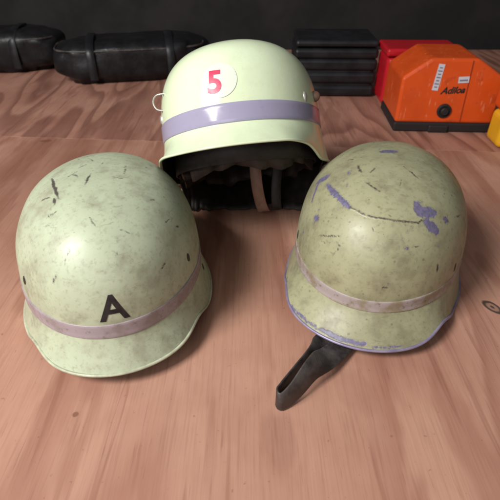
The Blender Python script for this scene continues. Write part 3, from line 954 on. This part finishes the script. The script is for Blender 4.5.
bag('black bag at the far left edge of the plywood', -0.805, 1.515, 0.03, 0.225, 0.085, 0.058, 1)
bag('glossy black bag behind the cream helmet marked A', -0.345, 1.430, 0.20, 0.215, 0.095, 0.054, 2)

# ------------------------------------------------------------------ black ribbed case between the pale helmet and the red box


def rbox(bm, x0, x1, y0, y1, z0, z1, bev, seg=3):
    r = bmesh.ops.create_cube(bm, size=1.0)
    vs = r['verts']
    for v in vs:
        v.co = Vector(((x0 + x1) / 2 + v.co.x * (x1 - x0), (y0 + y1) / 2 + v.co.y * (y1 - y0), (z0 + z1) / 2 + v.co.z * (z1 - z0)))
    es = list({e for v in vs for e in v.link_edges})
    if bev:
        bmesh.ops.bevel(bm, geom=es, offset=bev, segments=seg, profile=0.5, affect='EDGES')


rc = thing('ribbed_case', 'black ribbed plastic case behind the pale helmet, left of the red box', 'case', (0.2235, 1.285, 0), (0, 0, -0.03))
bm = bmesh.new()
rbox(bm, -0.104, 0.094, -0.066, 0.08, 0.0, 0.118, 0.010)
bmobj('body', bm, M_blackcase, rc)
for k, z in enumerate((0.002, 0.034, 0.066, 0.094)):
    bm = bmesh.new()
    rbox(bm, -0.110, 0.099, -0.073, 0.086, z, z + (0.0275 if k < 3 else 0.024), 0.008)
    bmobj('rib', bm, M_blackcase, rc)
bm = bmesh.new()
rbox(bm, -0.108, 0.097, -0.071, 0.084, 0.121, 0.137, 0.007)
bmobj('lid', bm, M_blackcase, rc)

# ------------------------------------------------------------------ orange equipment case


def chamfer_body(bm, w, d, z0, z1, cx, cz, taper=0.006, bev=0.006):
    """front outline with chamfered top corners, extruded back"""
    x = w / 2
    o = [(-x + taper * 0, z0), (x, z0), (x + taper, z1 - cz), (x + taper - cx, z1), (-x - taper + cx, z1), (-x - taper + 0.008, z1 - cz)]
    fr = [bm.verts.new((px, -d / 2 + 0.012 * (pz - z0) / (z1 - z0), pz)) for px, pz in o]
    bk = [bm.verts.new((px, d / 2, pz)) for px, pz in o]
    bm.faces.new(fr)
    bm.faces.new(bk[::-1])
    n = len(o)
    for i in range(n):
        bm.faces.new((fr[i], bk[i], bk[(i + 1) % n], fr[(i + 1) % n]))
    if bev:
        bmesh.ops.bevel(bm, geom=bm.edges[:], offset=bev, segments=3, profile=0.5, affect='EDGES')


def equipment_case(name, label, x, y, rz, w, d, marks=True):
    t = thing(name, label, 'case', (x, y, 0), (0, 0, rz))
    bm = bmesh.new()
    chamfer_body(bm, w, d, 0.0195, 0.150, 0.062, 0.038)
    bmobj('body', bm, M_orange, t, False)
    bm = bmesh.new()
    rbox(bm, -w / 2 - 0.001, w / 2 + 0.001, -d / 2 - 0.001, d / 2 + 0.001, 0.0, 0.0205, 0.004)
    if marks:
        rbox(bm, -0.030, 0.012, -d / 2 - 0.006, -d / 2 + 0.01, 0.0, 0.016, 0.003)
    bmobj('base', bm, M_base, t)
    return t


oc = equipment_case('equipment_case', 'orange plastic case with black base, black knob and white stickers', 0.4215, 1.045, -0.05, 0.207, 0.150)


def front_y(z, d=0.150):
    return -d / 2 + 0.012 * (z - 0.0195) / (0.150 - 0.0195)


def on_front(name, verts2, faces, mat, parent, lift):
    vs = [(x, front_y(z) - lift, z) for x, z in verts2]
    o = link(name, pymesh(name, vs, faces), mat, parent, False)
    md = o.modifiers.new('thickness', 'SOLIDIFY')
    md.thickness = 0.0006
    md.offset = 0
    return o


def rect2(cx, cz, w, h, r):
    c, s = math.cos(r), math.sin(r)
    return [(cx + x * c - z * s, cz + x * s + z * c) for x, z in ((-w / 2, -h / 2), (w / 2, -h / 2), (w / 2, h / 2), (-w / 2, h / 2))]


# panel joint
gx = 0.034
vs = [(gx, 0.024), (gx + 0.0022, 0.024), (gx + 0.0022, 0.1465), (gx, 0.1465)]
on_front('panel_joint', vs, [(0, 1, 2, 3)], M_groove, oc, 0.0004)
# white stickers
stk = on_front('sticker', rect2(-0.029, 0.1135, 0.0125, 0.052, -0.10), [(0, 1, 2, 3)], M_sticker, oc, 0.0007)
vv, ff = [], []
for k in range(7):
    q = rect2(-0.029 + (k - 3) * 0.00062, 0.1135 + (k - 3) * 0.0063, 0.0085 if k % 2 else 0.006, 0.0022, -0.10)
    ff.append(tuple(len(vv) + i for i in range(4)))
    vv += q
on_front('sticker_print', vv, ff, M_stickerink, stk, 0.0012)
stk2 = on_front('sticker', rect2(0.0235, 0.1095, 0.0215, 0.0125, 0.06), [(0, 1, 2, 3)], M_sticker, oc, 0.0007)
q = rect2(0.0235, 0.1085, 0.016, 0.003, 0.06)
on_front('sticker_print', q, [(0, 1, 2, 3)], M_stickerink, stk2, 0.0012)
# script lettering
bm = text_mesh('Adiloa', 0.0185, 0.0006, 0.35, cuts=0)
for v in bm.verts:
    x, z = v.co.x + 0.006, v.co.y + 0.0885 + v.co.x * 0.06
    v.co = Vector((x, front_y(z) - 0.0007, z))
bmesh.ops.recalc_face_normals(bm, faces=bm.faces[:])
lt = bmobj('lettering', bm, M_black_ink, oc)
# round knob
bm = bmesh.new()
prev = None
kc = Vector((-0.0035, front_y(0.046), 0.046))
prof = [(0.0150, 0.002), (0.0150, -0.003), (0.0140, -0.0045), (0.0115, -0.0048), (0.0110, -0.0020), (0.0085, -0.0020), (0.0080, -0.0075), (0.0066, -0.0090), (0.0, -0.0092)]
for r, y in prof:
    if r == 0:
        tp = bm.verts.new(kc + Vector((0, y, 0)))
        for j in range(36):
            bm.faces.new((prev[j], prev[(j + 1) % 36], tp))
        break
    ring = [bm.verts.new(kc + Vector((r * math.cos(2 * math.pi * j / 36), y, r * math.sin(2 * math.pi * j / 36)))) for j in range(36)]
    if prev:
        for j in range(36):
            bm.faces.new((prev[j], prev[(j + 1) % 36], ring[(j + 1) % 36], ring[j]))
    prev = ring
bmobj('knob', bm, M_base, oc)
# red box behind it
rb = thing('red_box', 'bright red plastic box half hidden behind the orange case', 'box', (0.4085, 1.185, 0), (0, 0, -0.03))
bm = bmesh.new()
rbox(bm, -0.083, 0.083, -0.045, 0.055, 0.0, 0.115, 0.012)
bmobj('body', bm, M_red, rb)
bm = bmesh.new()
rbox(bm, -0.087, 0.087, -0.049, 0.059, 0.116, 0.134, 0.006)
bmobj('lid', bm, M_red, rb)

# orange and yellow neighbours cut by the right edge
yc = thing('yellow_box', 'yellow plastic box with orange lid at the right edge beside the orange case', 'box', (0.576, 0.904, 0), (0, 0, -0.05))
bm = bmesh.new()
rbox(bm, -0.077, 0.077, -0.032, 0.034, 0.0, 0.066, 0.012, 4)
bmobj('body', bm, M_yellow, yc)
bm = bmesh.new()
rbox(bm, -0.078, 0.080, -0.034, 0.036, 0.067, 0.118, 0.010, 4)
bmobj('lid', bm, M_orange, yc)
